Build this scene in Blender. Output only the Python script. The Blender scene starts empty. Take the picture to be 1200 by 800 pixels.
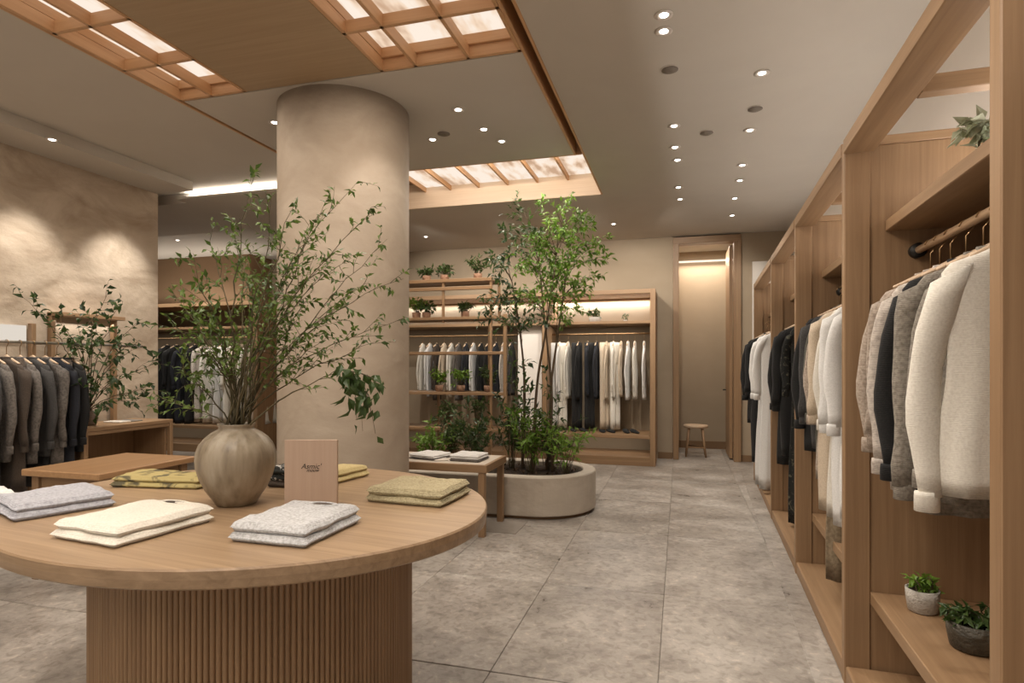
import bpy, bmesh, math, random
from mathutils import Vector, Matrix, noise
C = bpy.context.scene.collection
SC = bpy.context.scene
PI = math.pi
RND = random.Random(7)

# ------------------------------------------------------------------ camera, world, exposure
H = 1.45; F = 700.0; HY = 428.0; YAW = math.atan(197/700.0)
cam_d = bpy.data.cameras.new('camera'); cam = bpy.data.objects.new('camera', cam_d); C.objects.link(cam)
cam_d.sensor_width = 36; cam_d.lens = F/1200*36; cam_d.shift_y = (HY-400)/1200
cam_d.clip_start = 0.05
cam.location = (0, 0, H); cam.rotation_euler = (PI/2, 0, YAW); SC.camera = cam
W = bpy.data.worlds.new('world'); SC.world = W; W.use_nodes = True
W.node_tree.nodes['Background'].inputs[0].default_value = (1.0, 0.93, 0.84, 1)
W.node_tree.nodes['Background'].inputs[1].default_value = 0.56
SC.view_settings.view_transform = 'Standard'; SC.view_settings.look = 'None'
SC.view_settings.gamma = 1; SC.view_settings.use_curve_mapping = False
SC.view_settings.exposure = 0.0
CEIL = 3.44
WARM = (1.0, 0.87, 0.73); NEUT = (1.0, 0.93, 0.84)
K_SPOT = 1.0

def ray(px, py):
    a = (px-600)/F; b = (HY-py)/F; c, s = math.cos(YAW), math.sin(YAW)
    return Vector((a*c - s, c + a*s, b))
def atz(px, py, z): r = ray(px, py); return Vector((0, 0, H)) + r*((z-H)/r.z)
def atd(px, py, d): return Vector((0, 0, H)) + ray(px, py)*d

def area(loc, rot, sx, sy, power, col=WARM):
    l = bpy.data.lights.new('area_lamp', 'AREA'); l.shape = 'RECTANGLE'; l.size = sx; l.size_y = sy
    l.energy = power; l.color = col
    o = bpy.data.objects.new('area_lamp', l); o.location = loc; o.rotation_euler = rot; C.objects.link(o); return o
def spot(loc, target, power, ang=70, blend=.6, col=NEUT, r=.04):
    l = bpy.data.lights.new('spot_lamp', 'SPOT'); l.energy = power*K_SPOT; l.spot_size = math.radians(ang)
    l.spot_blend = blend; l.color = col; l.shadow_soft_size = r
    o = bpy.data.objects.new('spot_lamp', l); o.location = loc
    o.rotation_euler = (Vector(target)-Vector(loc)).to_track_quat('-Z', 'Y').to_euler(); C.objects.link(o); return o

# ------------------------------------------------------------------ materials
MATS = {}
def newmat(name):
    m = bpy.data.materials.new(name); m.use_nodes = True; nt = m.node_tree
    return m, nt, nt.nodes['Principled BSDF']
def N(nt, t, **k):
    n = nt.nodes.new(t)
    for a, v in k.items(): setattr(n, a, v)
    return n
def ramp(nt, stops):
    r = N(nt, 'ShaderNodeValToRGB'); e = r.color_ramp.elements
    while len(e) < len(stops): e.new(.5)
    for i, (p, c) in enumerate(stops): e[i].position = p; e[i].color = (*c, 1)
    return r
def coords(nt, scale, rnd=True):
    t = N(nt, 'ShaderNodeTexCoord'); m = N(nt, 'ShaderNodeMapping'); m.inputs['Scale'].default_value = scale
    nt.links.new(t.outputs['Object'], m.inputs['Vector'])
    if rnd:
        i = N(nt, 'ShaderNodeObjectInfo'); v = N(nt, 'ShaderNodeVectorMath', operation='SCALE')
        cv = N(nt, 'ShaderNodeCombineXYZ')
        for k in range(3): nt.links.new(i.outputs['Random'], cv.inputs[k])
        nt.links.new(cv.outputs[0], v.inputs[0]); v.inputs['Scale'].default_value = 17.0
        nt.links.new(v.outputs[0], m.inputs['Location'])
    return m
def bump(nt, src, b, strength, dist):
    n = N(nt, 'ShaderNodeBump'); n.inputs['Strength'].default_value = strength; n.inputs['Distance'].default_value = dist
    nt.links.new(src, n.inputs['Height']); nt.links.new(n.outputs[0], b.inputs['Normal'])
def oak(axis, a=(.24, .142, .073), b=(.34, .215, .117), rough=.5, key='oak'):
    k = (key, axis)
    if k in MATS: return MATS[k]
    m, nt, bs = newmat('%s_%s' % (key, axis))
    sc = {'x': (.7, 22, 22), 'y': (22, .7, 22), 'z': (22, 22, .7)}[axis]
    mp = coords(nt, sc)
    n = N(nt, 'ShaderNodeTexNoise'); n.inputs['Scale'].default_value = 1.6; n.inputs['Detail'].default_value = 6; n.inputs['Distortion'].default_value = .6
    n.inputs['Roughness'].default_value = .62
    nt.links.new(mp.outputs[0], n.inputs['Vector'])
    r = ramp(nt, [(.3, a), (.52, tuple((x+y)/2 for x, y in zip(a, b))), (.72, b)])
    nt.links.new(n.outputs['Fac'], r.inputs[0]); nt.links.new(r.outputs[0], bs.inputs['Base Color'])
    bs.inputs['Roughness'].default_value = rough
    bump(nt, n.outputs['Fac'], bs, .12, .002)
    MATS[k] = m; return m
def plaster(key, a, b, scale=1.5, rough=.85, bs_=.25):
    if key in MATS: return MATS[key]
    m, nt, bs = newmat(key); mp = coords(nt, (1, 1, 1.6), False)
    n = N(nt, 'ShaderNodeTexNoise'); n.inputs['Scale'].default_value = scale; n.inputs['Detail'].default_value = 8; n.inputs['Roughness'].default_value = .6
    n.inputs['Distortion'].default_value = .8
    nt.links.new(mp.outputs[0], n.inputs['Vector'])
    r = ramp(nt, [(.3, a), (.7, b)]); nt.links.new(n.outputs['Fac'], r.inputs[0]); nt.links.new(r.outputs[0], bs.inputs['Base Color'])
    n2 = N(nt, 'ShaderNodeTexNoise'); n2.inputs['Scale'].default_value = scale*3; n2.inputs['Detail'].default_value = 9
    nt.links.new(mp.outputs[0], n2.inputs['Vector'])
    bs.inputs['Roughness'].default_value = rough; bump(nt, n2.outputs['Fac'], bs, bs_, .03)
    MATS[key] = m; return m
def plain(key, col, rough=.6, metal=0, emit=None, es=0):
    if key in MATS: return MATS[key]
    m, nt, bs = newmat(key); bs.inputs['Base Color'].default_value = (*col, 1); bs.inputs['Roughness'].default_value = rough
    bs.inputs['Metallic'].default_value = metal
    mp = coords(nt, (1, 1, 1)); n = N(nt, 'ShaderNodeTexNoise'); n.inputs['Scale'].default_value = 30
    nt.links.new(mp.outputs[0], n.inputs['Vector'])
    r = ramp(nt, [(.3, tuple(c*.9 for c in col)), (.7, tuple(min(1, c*1.08) for c in col))])
    nt.links.new(n.outputs['Fac'], r.inputs[0]); nt.links.new(r.outputs[0], bs.inputs['Base Color'])
    if emit: bs.inputs['Emission Color'].default_value = (*emit, 1); bs.inputs['Emission Strength'].default_value = es
    MATS[key] = m; return m
def cloth(key, col, col2=None, scale=160, bstr=.5, mottled=0.35):
    k = 'cloth_'+key
    if k in MATS: return MATS[k]
    m, nt, bs = newmat(k); mp = coords(nt, (1, 1, 1))
    col2 = col2 or tuple(c*.72 for c in col)
    n = N(nt, 'ShaderNodeTexNoise'); n.inputs['Scale'].default_value = scale; n.inputs['Detail'].default_value = 3
    nt.links.new(mp.outputs[0], n.inputs['Vector'])
    r = ramp(nt, [(.5-mottled*.5, col2), (.5+mottled*.35, col)])
    nt.links.new(n.outputs['Fac'], r.inputs[0]); nt.links.new(r.outputs[0], bs.inputs['Base Color'])
    bs.inputs['Roughness'].default_value = .9
    bs.inputs['Sheen Weight'].default_value = .06
    wv = N(nt, 'ShaderNodeTexWave', bands_direction='Z'); wv.inputs['Scale'].default_value = 60; wv.inputs['Distortion'].default_value = 3
    nt.links.new(mp.outputs[0], wv.inputs['Vector'])
    ad = N(nt, 'ShaderNodeMath', operation='ADD'); nt.links.new(n.outputs['Fac'], ad.inputs[0]); nt.links.new(wv.outputs['Fac'], ad.inputs[1])
    bump(nt, ad.outputs[0], bs, bstr, .002); MATS[k] = m; return m
def pattern(key, base, spots, scale, lo, hi, spots2=None):
    k = 'print_'+key
    if k in MATS: return MATS[k]
    m, nt, bs = newmat(k); mp = coords(nt, (1, 1, 1))
    n = N(nt, 'ShaderNodeTexNoise'); n.inputs['Scale'].default_value = scale; n.inputs['Detail'].default_value = 4; n.inputs['Distortion'].default_value = 1.5
    nt.links.new(mp.outputs[0], n.inputs['Vector'])
    st = [(lo, base), (hi, spots)]
    if spots2: st.append((min(1, hi+.08), spots2))
    r = ramp(nt, st); nt.links.new(n.outputs['Fac'], r.inputs[0]); nt.links.new(r.outputs[0], bs.inputs['Base Color'])
    bs.inputs['Roughness'].default_value = .9; bump(nt, n.outputs['Fac'], bs, .3, .01); MATS[k] = m; return m
def stone():
    if 'stone' in MATS: return MATS['stone']
    m, nt, bs = newmat('stone'); mp = coords(nt, (1, 1, 1))
    n = N(nt, 'ShaderNodeTexNoise'); n.inputs['Scale'].default_value = 2.2; n.inputs['Detail'].default_value = 14; n.inputs['Roughness'].default_value = .74; n.inputs['Distortion'].default_value = .25
    nt.links.new(mp.outputs[0], n.inputs['Vector'])
    r = ramp(nt, [(.32, (.19, .168, .147)), (.5, (.345, .311, .277)), (.68, (.50, .462, .42))])
    nt.links.new(n.outputs['Fac'], r.inputs[0])
    n2 = N(nt, 'ShaderNodeTexNoise'); n2.inputs['Scale'].default_value = 22; n2.inputs['Detail'].default_value = 8; n2.inputs['Distortion'].default_value = .6
    nt.links.new(mp.outputs[0], n2.inputs['Vector'])
    r2 = ramp(nt, [(.36, (.62, .60, .57)), (.5, (1, 1, 1)), (.6, (1.0, 1.0, 1.0)), (.68, (1.4, 1.36, 1.3))])
    nt.links.new(n2.outputs['Fac'], r2.inputs[0])
    mx = N(nt, 'ShaderNodeMix', data_type='RGBA', blend_type='MULTIPLY'); mx.inputs[0].default_value = .65
    nt.links.new(r.outputs[0], mx.inputs[6]); nt.links.new(r2.outputs[0], mx.inputs[7]); nt.links.new(mx.outputs[2], bs.inputs['Base Color'])
    rr = ramp(nt, [(.3, (.24,)*3), (.7, (.45,)*3)]); nt.links.new(n.outputs['Fac'], rr.inputs[0]); nt.links.new(rr.outputs[0], bs.inputs['Roughness'])
    ad = N(nt, 'ShaderNodeMath', operation='ADD'); nt.links.new(n.outputs['Fac'], ad.inputs[0]); nt.links.new(n2.outputs['Fac'], ad.inputs[1])
    bump(nt, ad.outputs[0], bs, .25, .008); MATS['stone'] = m; return m
def emis(key, col, s, blotch=False):
    if key in MATS: return MATS[key]
    m = bpy.data.materials.new(key); m.use_nodes = True; nt = m.node_tree; nt.nodes.clear()
    o = N(nt, 'ShaderNodeOutputMaterial'); e = N(nt, 'ShaderNodeEmission'); e.inputs[0].default_value = (*col, 1); e.inputs[1].default_value = s
    if blotch:
        mp = coords(nt, (5, 1.6, 1), False); n = N(nt, 'ShaderNodeTexNoise'); n.inputs['Scale'].default_value = 1.5; n.inputs['Detail'].default_value = 3
        nt.links.new(mp.outputs[0], n.inputs['Vector'])
        r = ramp(nt, [(.34, (.62, .40, .26)), (.46, (.92, .70, .52)), (.56, col)]); nt.links.new(n.outputs['Fac'], r.inputs[0]); nt.links.new(r.outputs[0], e.inputs[0])
    nt.links.new(e.outputs[0], o.inputs[0]); MATS[key] = m; return m
def leafmat(key, a, b):
    k = 'leaf_'+key
    if k in MATS: return MATS[k]
    m, nt, bs = newmat(k); g = N(nt, 'ShaderNodeNewGeometry')
    r = ramp(nt, [(0, a), (1, b)]); nt.links.new(g.outputs['Random Per Island'], r.inputs[0]); nt.links.new(r.outputs[0], bs.inputs['Base Color'])
    bs.inputs['Roughness'].default_value = .42
    tr = N(nt, 'ShaderNodeBsdfTranslucent'); nt.links.new(r.outputs[0], tr.inputs[0])
    mx = N(nt, 'ShaderNodeMixShader'); mx.inputs[0].default_value = .3
    nt.links.new(bs.outputs[0], mx.inputs[1]); nt.links.new(tr.outputs[0], mx.inputs[2])
    nt.links.new(mx.outputs[0], nt.nodes['Material Output'].inputs[0]); MATS[k] = m; return m

M_CEIL = plaster('ceiling_paint', (.51, .465, .405), (.55, .505, .44), 1.0, .9, .05)
M_WALL = plaster('limewash_wall', (.33, .25, .175), (.62, .52, .41), 1.6, .85, .6)
M_BACK = plaster('beige_paint', (.36, .285, .20), (.40, .32, .23), 1.0, .9, .08)
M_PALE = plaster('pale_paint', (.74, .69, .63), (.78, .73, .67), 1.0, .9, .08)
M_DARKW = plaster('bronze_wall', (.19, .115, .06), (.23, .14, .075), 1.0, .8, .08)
M_PILL = plaster('pillar_plaster', (.36, .29, .22), (.46, .385, .305), 2.2, .75, .22)
M_CONC = plaster('concrete', (.44, .38, .31), (.52, .46, .385), 4, .7, .2)
M_GROUT = plaster('grout', (.21, .185, .155), (.27, .24, .205), 8, .9, .2)
M_METAL = plain('brushed_steel', (.45, .42, .38), .35, .9)
M_BRASS = plain('aged_brass', (.42, .27, .14), .35, .8)
M_BLACK = plain('black_metal', (.02, .018, .016), .5, .3)
M_SOIL = plaster('soil', (.018, .011, .007), (.07, .045, .03), 30, .95, .8)
M_BARK = oak('z', (.07, .045, .025), (.16, .11, .065), .8, 'bark')
M_TWIG = oak('z', (.055, .045, .022), (.13, .105, .05), .8, 'twig')
M_GRIDL = emis('lit_panel', (1.0, .86, .73), 1.0, True)
M_LED = emis('led', (1.0, .9, .78), 1.6)
M_LENS = emis('lens', (1.0, .93, .84), 9)
M_RIM = plain('rim_white', (.62, .56, .5), .5)
OX, OY, OZ = oak('x'), oak('y'), oak('z')
HB = dict(a=(.50, .28, .135), b=(.62, .37, .195))  # grid oak coloured brighter and more orange, as if lit by the panels
CX = oak('x', HB['a'], HB['b'], .5, 'ceiling_oak'); CY = oak('y', HB['a'], HB['b'], .5, 'ceiling_oak')

# ------------------------------------------------------------------ mesh helpers
class MB:
    def __init__(s): s.v = []; s.f = []
    def box(s, x0, x1, y0, y1, z0, z1):
        n = len(s.v)
        s.v += [(x, y, z) for z in (z0, z1) for y in (y0, y1) for x in (x0, x1)]
        s.f += [tuple(n+i for i in q) for q in ((0, 2, 3, 1), (4, 5, 7, 6), (0, 1, 5, 4), (2, 6, 7, 3), (0, 4, 6, 2), (1, 3, 7, 5))]
        return s
    def tube(s, pts, rad, sides=6, cap=True):
        n0 = len(s.v); pts = [Vector(p) for p in pts]; k = len(pts)
        if not hasattr(rad, '__len__'): rad = [rad]*k
        up = Vector((.13, .21, .97)).normalized()
        for i, p in enumerate(pts):
            t = (pts[min(i+1, k-1)] - pts[max(i-1, 0)]).normalized()
            a = t.cross(up)
            if a.length < .05: a = t.cross(Vector((1, 0, 0)))
            a.normalize(); b = t.cross(a)
            for j in range(sides):
                w = 2*PI*j/sides; s.v.append(tuple(p + (a*math.cos(w)+b*math.sin(w))*rad[i]))
        for i in range(k-1):
            for j in range(sides):
                a0 = n0+i*sides+j; a1 = n0+i*sides+(j+1) % sides
                s.f.append((a0, a1, a1+sides, a0+sides))
        if cap:
            s.f.append(tuple(n0+j for j in range(sides-1, -1, -1))); s.f.append(tuple(n0+(k-1)*sides+j for j in range(sides)))
        return s
    def lathe(s, prof, n=32, c=(0, 0), mod=None, closed=False):
        n0 = len(s.v)
        for (r, z) in prof:
            for j in range(n):
                w = 2*PI*j/n; rr = r*(mod(w, z) if mod else 1)
                s.v.append((c[0]+rr*math.cos(w), c[1]+rr*math.sin(w), z))
        k = len(prof)
        for i in range(k-1):
            for j in range(n):
                a0 = n0+i*n+j; a1 = n0+i*n+(j+1) % n
                s.f.append((a0, a1, a1+n, a0+n))
        s.f.append(tuple(n0+j for j in range(n-1, -1, -1))); s.f.append(tuple(n0+(k-1)*n+j for j in range(n)))
        return s
    def ring(s, rings, cap=True):
        n0 = len(s.v); n = len(rings[0])
        for r in rings: s.v += [tuple(p) for p in r]
        for i in range(len(rings)-1):
            for j in range(n):
                a0 = n0+i*n+j; a1 = n0+i*n+(j+1) % n
                s.f.append((a0, a1, a1+n, a0+n))
        if cap:
            s.f.append(tuple(n0+j for j in range(n-1, -1, -1))); s.f.append(tuple(n0+(len(rings)-1)*n+j for j in range(n)))
        return s
    def leaf(s, p, d, nrm, L, w):
        n = len(s.v); d = d.normalized(); sd = d.cross(nrm)
        if sd.length < .05: sd = d.cross(Vector((.3, .9, .1)))
        sd.normalize(); up = sd.cross(d)
        m = p + d*L*.45; q = p + d*L - up*L*.12
        s.v += [tuple(p), tuple(m+up*L*.03), tuple(q), tuple(m+sd*w+up*w*.5-d*L*.05), tuple(m-sd*w+up*w*.5-d*L*.05)]
        s.f += [(n, n+3, n+1), (n+3, n+2, n+1), (n, n+1, n+4), (n+4, n+1, n+2)]
        return s
    def mesh(s, name, mat, bev=0, smooth=False):
        me = bpy.data.meshes.new(name); me.from_pydata(s.v, [], s.f)
        if bev:
            bm = bmesh.new(); bm.from_mesh(me)
            bmesh.ops.bevel(bm, geom=list(bm.edges), offset=bev, segments=1, affect='EDGES', clamp_overlap=True)
            bm.to_mesh(me); bm.free()
        if smooth: me.polygons.foreach_set('use_smooth', [True]*len(me.polygons))
        me.materials.append(mat); me.update(); return me
    def obj(s, name, mat, parent=None, bev=0, smooth=False, loc=None, rz=0):
        o = bpy.data.objects.new(name, s.mesh(name, mat, bev, smooth)); C.objects.link(o)
        if parent: o.parent = parent
        if loc is not None: o.location = loc
        if rz: o.rotation_euler = (0, 0, rz)
        return o
def box(name, mat, x0, x1, y0, y1, z0, z1, parent=None, bev=.003, **k):
    return MB().box(x0, x1, y0, y1, z0, z1).obj(name, mat, parent, bev, **k)
def tag(o, label=None, cat=None, group=None, kind=None):
    if label: o['label'] = label
    if cat: o['category'] = cat
    if group: o['group'] = group
    if kind: o['kind'] = kind
    return o
def thing(name, label, cat, loc=(0, 0, 0), rz=0, group=None):
    o = bpy.data.objects.new(name, None); o.empty_display_size = .1; C.objects.link(o)
    o.location = loc; o.rotation_euler = (0, 0, rz); return tag(o, label, cat, group)
def struct(o, label):
    o['kind'] = 'structure'; o['label'] = label; o['category'] = {'w': 'wall', 'f': 'floor', 'c': 'ceiling', 't': 'trim', 'd': 'door', 'b': 'baseboard'}[o.name[0]]; return o
def dup(root, loc, rz=0, label=None, group=None, rx=0):
    r = root.copy(); C.objects.link(r); r.location = loc; r.rotation_euler = (rx, 0, rz)
    if label: r['label'] = label
    if group: r['group'] = group
    for ch in list(root.children):
        c = ch.copy(); C.objects.link(c); c.parent = r
        for g in list(ch.children):
            d = g.copy(); C.objects.link(d); d.parent = c
    return r
ORD = ['first', 'second', 'third', 'fourth', 'fifth', 'sixth', 'seventh', 'eighth', 'ninth', 'tenth', 'eleventh', 'twelfth', 'thirteenth', 'fourteenth', 'fifteenth', 'sixteenth']

# ------------------------------------------------------------------ right wardrobe frame of reference
UO = Vector((.617, 0, 0)); UR = -math.atan(.0355)
def U(u, v, z=0):
    c, s = math.cos(UR), math.sin(UR); return Vector((UO.x + u*c - v*s, u*s + v*c, z))

# ------------------------------------------------------------------ floor
floor = struct(MB().box(-10.2, 2.4, -2.6, 11.2, -.06, -.012).obj('floor', M_GROUT), 'grey stone tiled floor with thin dark joints')
xs = [-.097-.77*k for k in range(12, -1, -1)] + [.673, 1.443]
ys = [-2.3, -1.05, .2, 1.45, 2.7, 3.9, 5.25, 6.5, 7.75, 9.0, 10.25, 11.2]
tmesh = {}
for i in range(len(xs)-1):
    for j in range(len(ys)-1):
        w = xs[i+1]-xs[i]; h = ys[j+1]-ys[j]; key = (round(w, 3), round(h, 3))
        if key not in tmesh: tmesh[key] = MB().box(-w/2+.0008, w/2-.0008, -h/2+.004, h/2-.004, -.02, 0).mesh('tile', stone(), .0025)
        o = bpy.data.objects.new('tile', tmesh[key]); C.objects.link(o); o.parent = floor
        o.location = ((xs[i]+xs[i+1])/2, (ys[j]+ys[j+1])/2, RND.uniform(-.0008, .0008))
for k in range(7):
    v0 = .2+1.25*k; o = MB().box(-.13, -.004, v0+.002, v0+1.248, 0, .004).obj('border_tile', stone(), floor, .0015, loc=UO, rz=UR)
M_MAT = plaster('floor_plate', (.22, .19, .16), (.27, .235, .2), 5, .7, .1)
p = MB().box(-2.0, -1.36, 4.95, 5.38, 0, .004).obj('floor_hatch', M_MAT, floor)

# ------------------------------------------------------------------ walls
wl = struct(box('wall_left', M_WALL, -5.75, -5.55, -2.6, 5.29, 0, 3.46, bev=0), 'mottled beige limewash wall washed by spotlights on the left')
box('baseboard', M_MAT, -5.55, -5.535, -2.6, 5.29, 0, .08, wl)
wb = struct(box('wall_back', M_BACK, -7.4, -.11, 9.6, 9.75, 0, 3.46, bev=0), 'plain beige back wall behind the built-in clothes cabinets')
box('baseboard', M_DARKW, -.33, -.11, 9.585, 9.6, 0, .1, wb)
box('wall_back_right', M_BACK, .88, 2.3, 9.6, 9.75, 0, 3.46, bev=0)
struct(bpy.data.objects['wall_back_right'], 'shaded olive beige wall between door frame and wardrobes')
bb = struct(box('baseboard_back', M_DARKW, .88, 1.03, 9.585, 9.6, 0, .1), 'dark skirting board right of the door frame')
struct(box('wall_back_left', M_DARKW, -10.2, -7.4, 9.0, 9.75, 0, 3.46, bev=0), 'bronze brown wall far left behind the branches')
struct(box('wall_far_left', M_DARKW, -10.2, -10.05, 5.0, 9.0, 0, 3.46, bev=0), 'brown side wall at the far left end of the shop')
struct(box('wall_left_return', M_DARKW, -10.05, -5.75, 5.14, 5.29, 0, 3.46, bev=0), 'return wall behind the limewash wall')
wr = MB().box(.62, .75, -2.6, 9.7, 0, 3.46).obj('wall_right', M_PALE, loc=UO, rz=UR)
struct(wr, 'pale plaster wall behind the oak wardrobes')
struct(box('trim_8', M_PALE, 1.04, 1.54, 9.56, 9.6, 0, 3.0), 'pale panel painted in as the lit patch of back wall past the wardrobes')  # pale paint stands in for light falling on the back wall
# fitting alcove behind the door
al = struct(box('wall_alcove', M_BACK, -.2, .95, 10.95, 11.1, 0, 3.46, bev=0), 'beige rear wall of the fitting alcove behind the stool')
box('wall_alcove_left', M_BACK, -.25, -.11, 9.75, 11.1, 0, 3.46, bev=0); struct(bpy.data.objects['wall_alcove_left'], 'left side wall of the fitting alcove')
box('wall_alcove_right', M_BACK, .88, 1.0, 9.75, 11.1, 0, 3.46, bev=0); struct(bpy.data.objects['wall_alcove_right'], 'right side wall of the fitting alcove')
struct(box('baseboard_alcove', M_DARKW, -.11, .88, 10.935, 10.95, 0, .13), 'dark skirting board behind the round stool')
fr = thing('door_1', 'tall oak door frame with its door swung into the alcove', 'door', (-.105, 9.6, 0)); fr['kind'] = 'structure'
box('door_jamb', OZ, 0, .085, -.06, .15, 0, 3.319, fr); box('door_jamb', OZ, .885, .985, -.06, .15, 0, 3.319, fr)
box('door_head', OX, 0, .985, -.06, .15, 3.32, 3.42, fr)
lf = box('door_leaf', OZ, .835, .88, .15, .92, .02, 3.30, fr)
MB().tube([(.83, .84, 1.05), (.79, .84, 1.05), (.79, .74, 1.05)], .011, 8).obj('door_handle', M_BLACK, lf, smooth=True)
MB().lathe([(.02, 0), (.02, .012)], 16).obj('handle_rose', M_BLACK, lf, loc=(.83, .84, 1.04))

# ------------------------------------------------------------------ ceiling
cm = MB()
cm.box(-10.2, -3.64, -2.6, 9.75, CEIL, CEIL+.1); cm.box(-.87, 2.3, -2.6, 9.75, CEIL, CEIL+.1)
cm.box(-3.64, -.87, 6.97, 9.75, CEIL, CEIL+.1); cm.box(-.25, 1.0, 9.75, 11.1, CEIL, CEIL+.1)
ceil = struct(cm.obj('ceiling', M_CEIL), 'smooth taupe beige painted ceiling with recessed oak light grids')
box('hung_panel', M_CEIL, -3.60, -.96, 3.67, 5.58, CEIL-.002, CEIL+.05, ceil, bev=0)
MB().box(-3.7, -.8, -2.6, 7.05, CEIL+.30, CEIL+.34).obj('recess_lid', plain('recess_lid', (.3, .2, .12)), ceil)
struct(MB().box(-10.05, -3.64, 5.64, 7.0, 3.33, CEIL).box(-5.5, -3.64, 5.5, 5.64, 3.33, 3.355).obj('ceiling_bulkhead', M_CEIL), 'lowered ceiling bulkhead with a glowing cove edge')
struct(box('ceiling_soffit', M_CEIL, -5.55, -5.08, -2.6, 5.29, 3.34, CEIL, bev=0), 'narrow lowered soffit running along the limewash wall')
# trims
def trim(n, m, *a, lab): struct(box('trim_%d' % n, m, *a), lab)
trim(1, CY, -.885, -.865, -2.6, 6.97, CEIL-.006, CEIL+.30, lab='long oak board lining the right side of the ceiling recess')
trim(2, CY, -.965, -.945, -2.6, 5.6, CEIL-.006, CEIL+.30, lab='oak board on the inner side of the ceiling slot')
trim(3, CY, -3.645, -3.625, -2.6, 6.97, CEIL-.006, CEIL+.30, lab='long oak board lining the left side of the ceiling recess')
trim(4, oak('x', (.62, .48, .35), (.72, .58, .44), .4, 'pale_veneer'), -3.625, -.885, 6.955, 6.975, CEIL-.006, CEIL+.30, lab='oak board closing the far end of the ceiling recess, paled as if brightly lit')  # recess light put into the colour as a paler veneer
trim(5, oak('x', (.34, .235, .135), (.40, .285, .17), .5, 'veneer'), -3.03, -1.95, -2.6, 3.66, CEIL-.002, CEIL+.04, lab='flat wood veneer ceiling panel between the two light grids')
def grid(name, label, x0, x1, y0, y1, xb, yb, lamp, zf=(-.004, .075), zd=.135):
    t = thing(name, label, 'light grid', (0, 0, CEIL))
    z0, z1 = zf
    for x in xb: box('rafter', CY, x-.012, x+.012, y0, y1, z0, z1, t, .002)
    for y in yb: box('cross_rafter', CX, x0, x1, y-.014, y+.014, z0, z1-.006, t, .002)
    box('diffuser', M_GRIDL, x0, x1, y0, y1, zd, zd+.01, t, 0)
    box('end_board', CX, x0, x1, y1-.05, y1-.03, .069, zd, t, .002) if zf[0] < 0 else None
    for x in (x0+.02, x1-.02): box('inner_board', CY, x-.008, x+.008, y0, y1-.05, .076, zd, t, .001) if zf[0] < 0 else None
    area(((x0+x1)/2, (y0+y1)/2, CEIL-.02), (0, 0, 0), x1-x0, y1-y0, lamp, WARM)
    if zd > .2: area(((x0+x1)/2, (y0+y1)/2-.3, CEIL+.16), (math.radians(75), 0, 0), x1-x0-.1, .05, 16, WARM)
    return t
yl = [3.645-.47*k for k in range(14)]
grid('light_grid', 'narrow backlit oak ceiling grid at top left with two columns', -3.625, -3.03, -2.6, 3.66, [-3.61, -3.33, -3.045], yl, 60)
grid('light_grid', 'wide backlit oak ceiling grid at top centre with three columns', -1.95, -.965, -2.6, 3.66, [-1.937, -1.69, -1.32, -.978], yl, 100)
grid('light_grid', 'backlit oak ceiling recess above the indoor tree with slanting fins', -3.1, -.885, 5.6, 6.955, [-3.09]+[-.90-.37*k for k in range(6)], [], 60, (.19, .25), .25)
struct(box('trim_6', CX, -3.62, -.89, 5.582, 5.602, CEIL-.004, CEIL+.27), 'oak board on the near side of the far ceiling recess')
struct(box('trim_7', CX, -3.62, -.95, 3.652, 3.668, CEIL+.05, CEIL+.29), 'oak board closing the near light grids')

# ------------------------------------------------------------------ pillar
pl = MB().lathe([(.5, 0), (.5, .6), (.5, 1.2), (.5, 2.4), (.5, CEIL)], 96).obj('pillar', M_PILL, loc=(-2.55, 4.185, 0), smooth=False)
for f in pl.data.polygons:
    if len(f.vertices) == 4: f.use_smooth = True
pl['kind'] = 'structure'; tag(pl, 'massive round plaster pillar behind the branches', 'pillar')

# ------------------------------------------------------------------ downlights
dl = MB().lathe([(.046, 0), (.05, -.006), (.052, 0)], 20)
DL0 = thing('downlight', '', 'ceiling light'); MB().lathe([(.050, .0), (.052, -.006), (.034, -.008), (.026, -.002)], 20).obj('rim', M_RIM, DL0, smooth=True)
MB().lathe([(.021, -.0085), (.025, -.003)], 16).obj('lens', M_LENS, DL0)
dlp = [(778, 17, 'on the right of the nearest pair'), (778, 36, 'just below the nearest right-hand one'), (893, 85, 'alone halfway to the wardrobe beam'),
       (879, 152, 'past the smoke detector'), (790, 147, 'at the front of the middle row'), (791, 172, 'second along the middle row'), (794, 187, 'third along the middle row'),
       (795, 219, 'fourth along the middle row'), (797, 233, 'fifth along the middle row'), (870, 193, 'first of the far right row'), (867, 211, 'second of the far right row'), (861, 232, 'third of the far right row'),
       (858, 252, 'last of the far right row'), (537, 128, 'bright one right of the pillar'), (507, 163, 'tilted one right of the pillar'), (567, 151, 'faint one behind the bright pillar one'),
       (588, 165, 'last one before the far light recess'), (322, 143, 'left of the pillar top'), (61, 163, 'above the limewash wall at far left'), (180, 208, 'above the limewash wall near the cove'),
       (499, 277, 'over the display shelf'), (719, 262, 'right of the indoor tree top'), (208, 281, 'in the far left ceiling behind branches')]
for i, (px, py, w) in enumerate(dlp):
    z = 3.34 if i in (18,) else CEIL
    p = atz(px, py, z); lab = 'small round recessed ceiling downlight, ' + w
    if i == 0: DL0.location = p; DL0['label'] = lab; DL0['group'] = 'recessed ceiling downlights'
    else: dup(DL0, p, 0, lab, 'recessed ceiling downlights')
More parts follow.
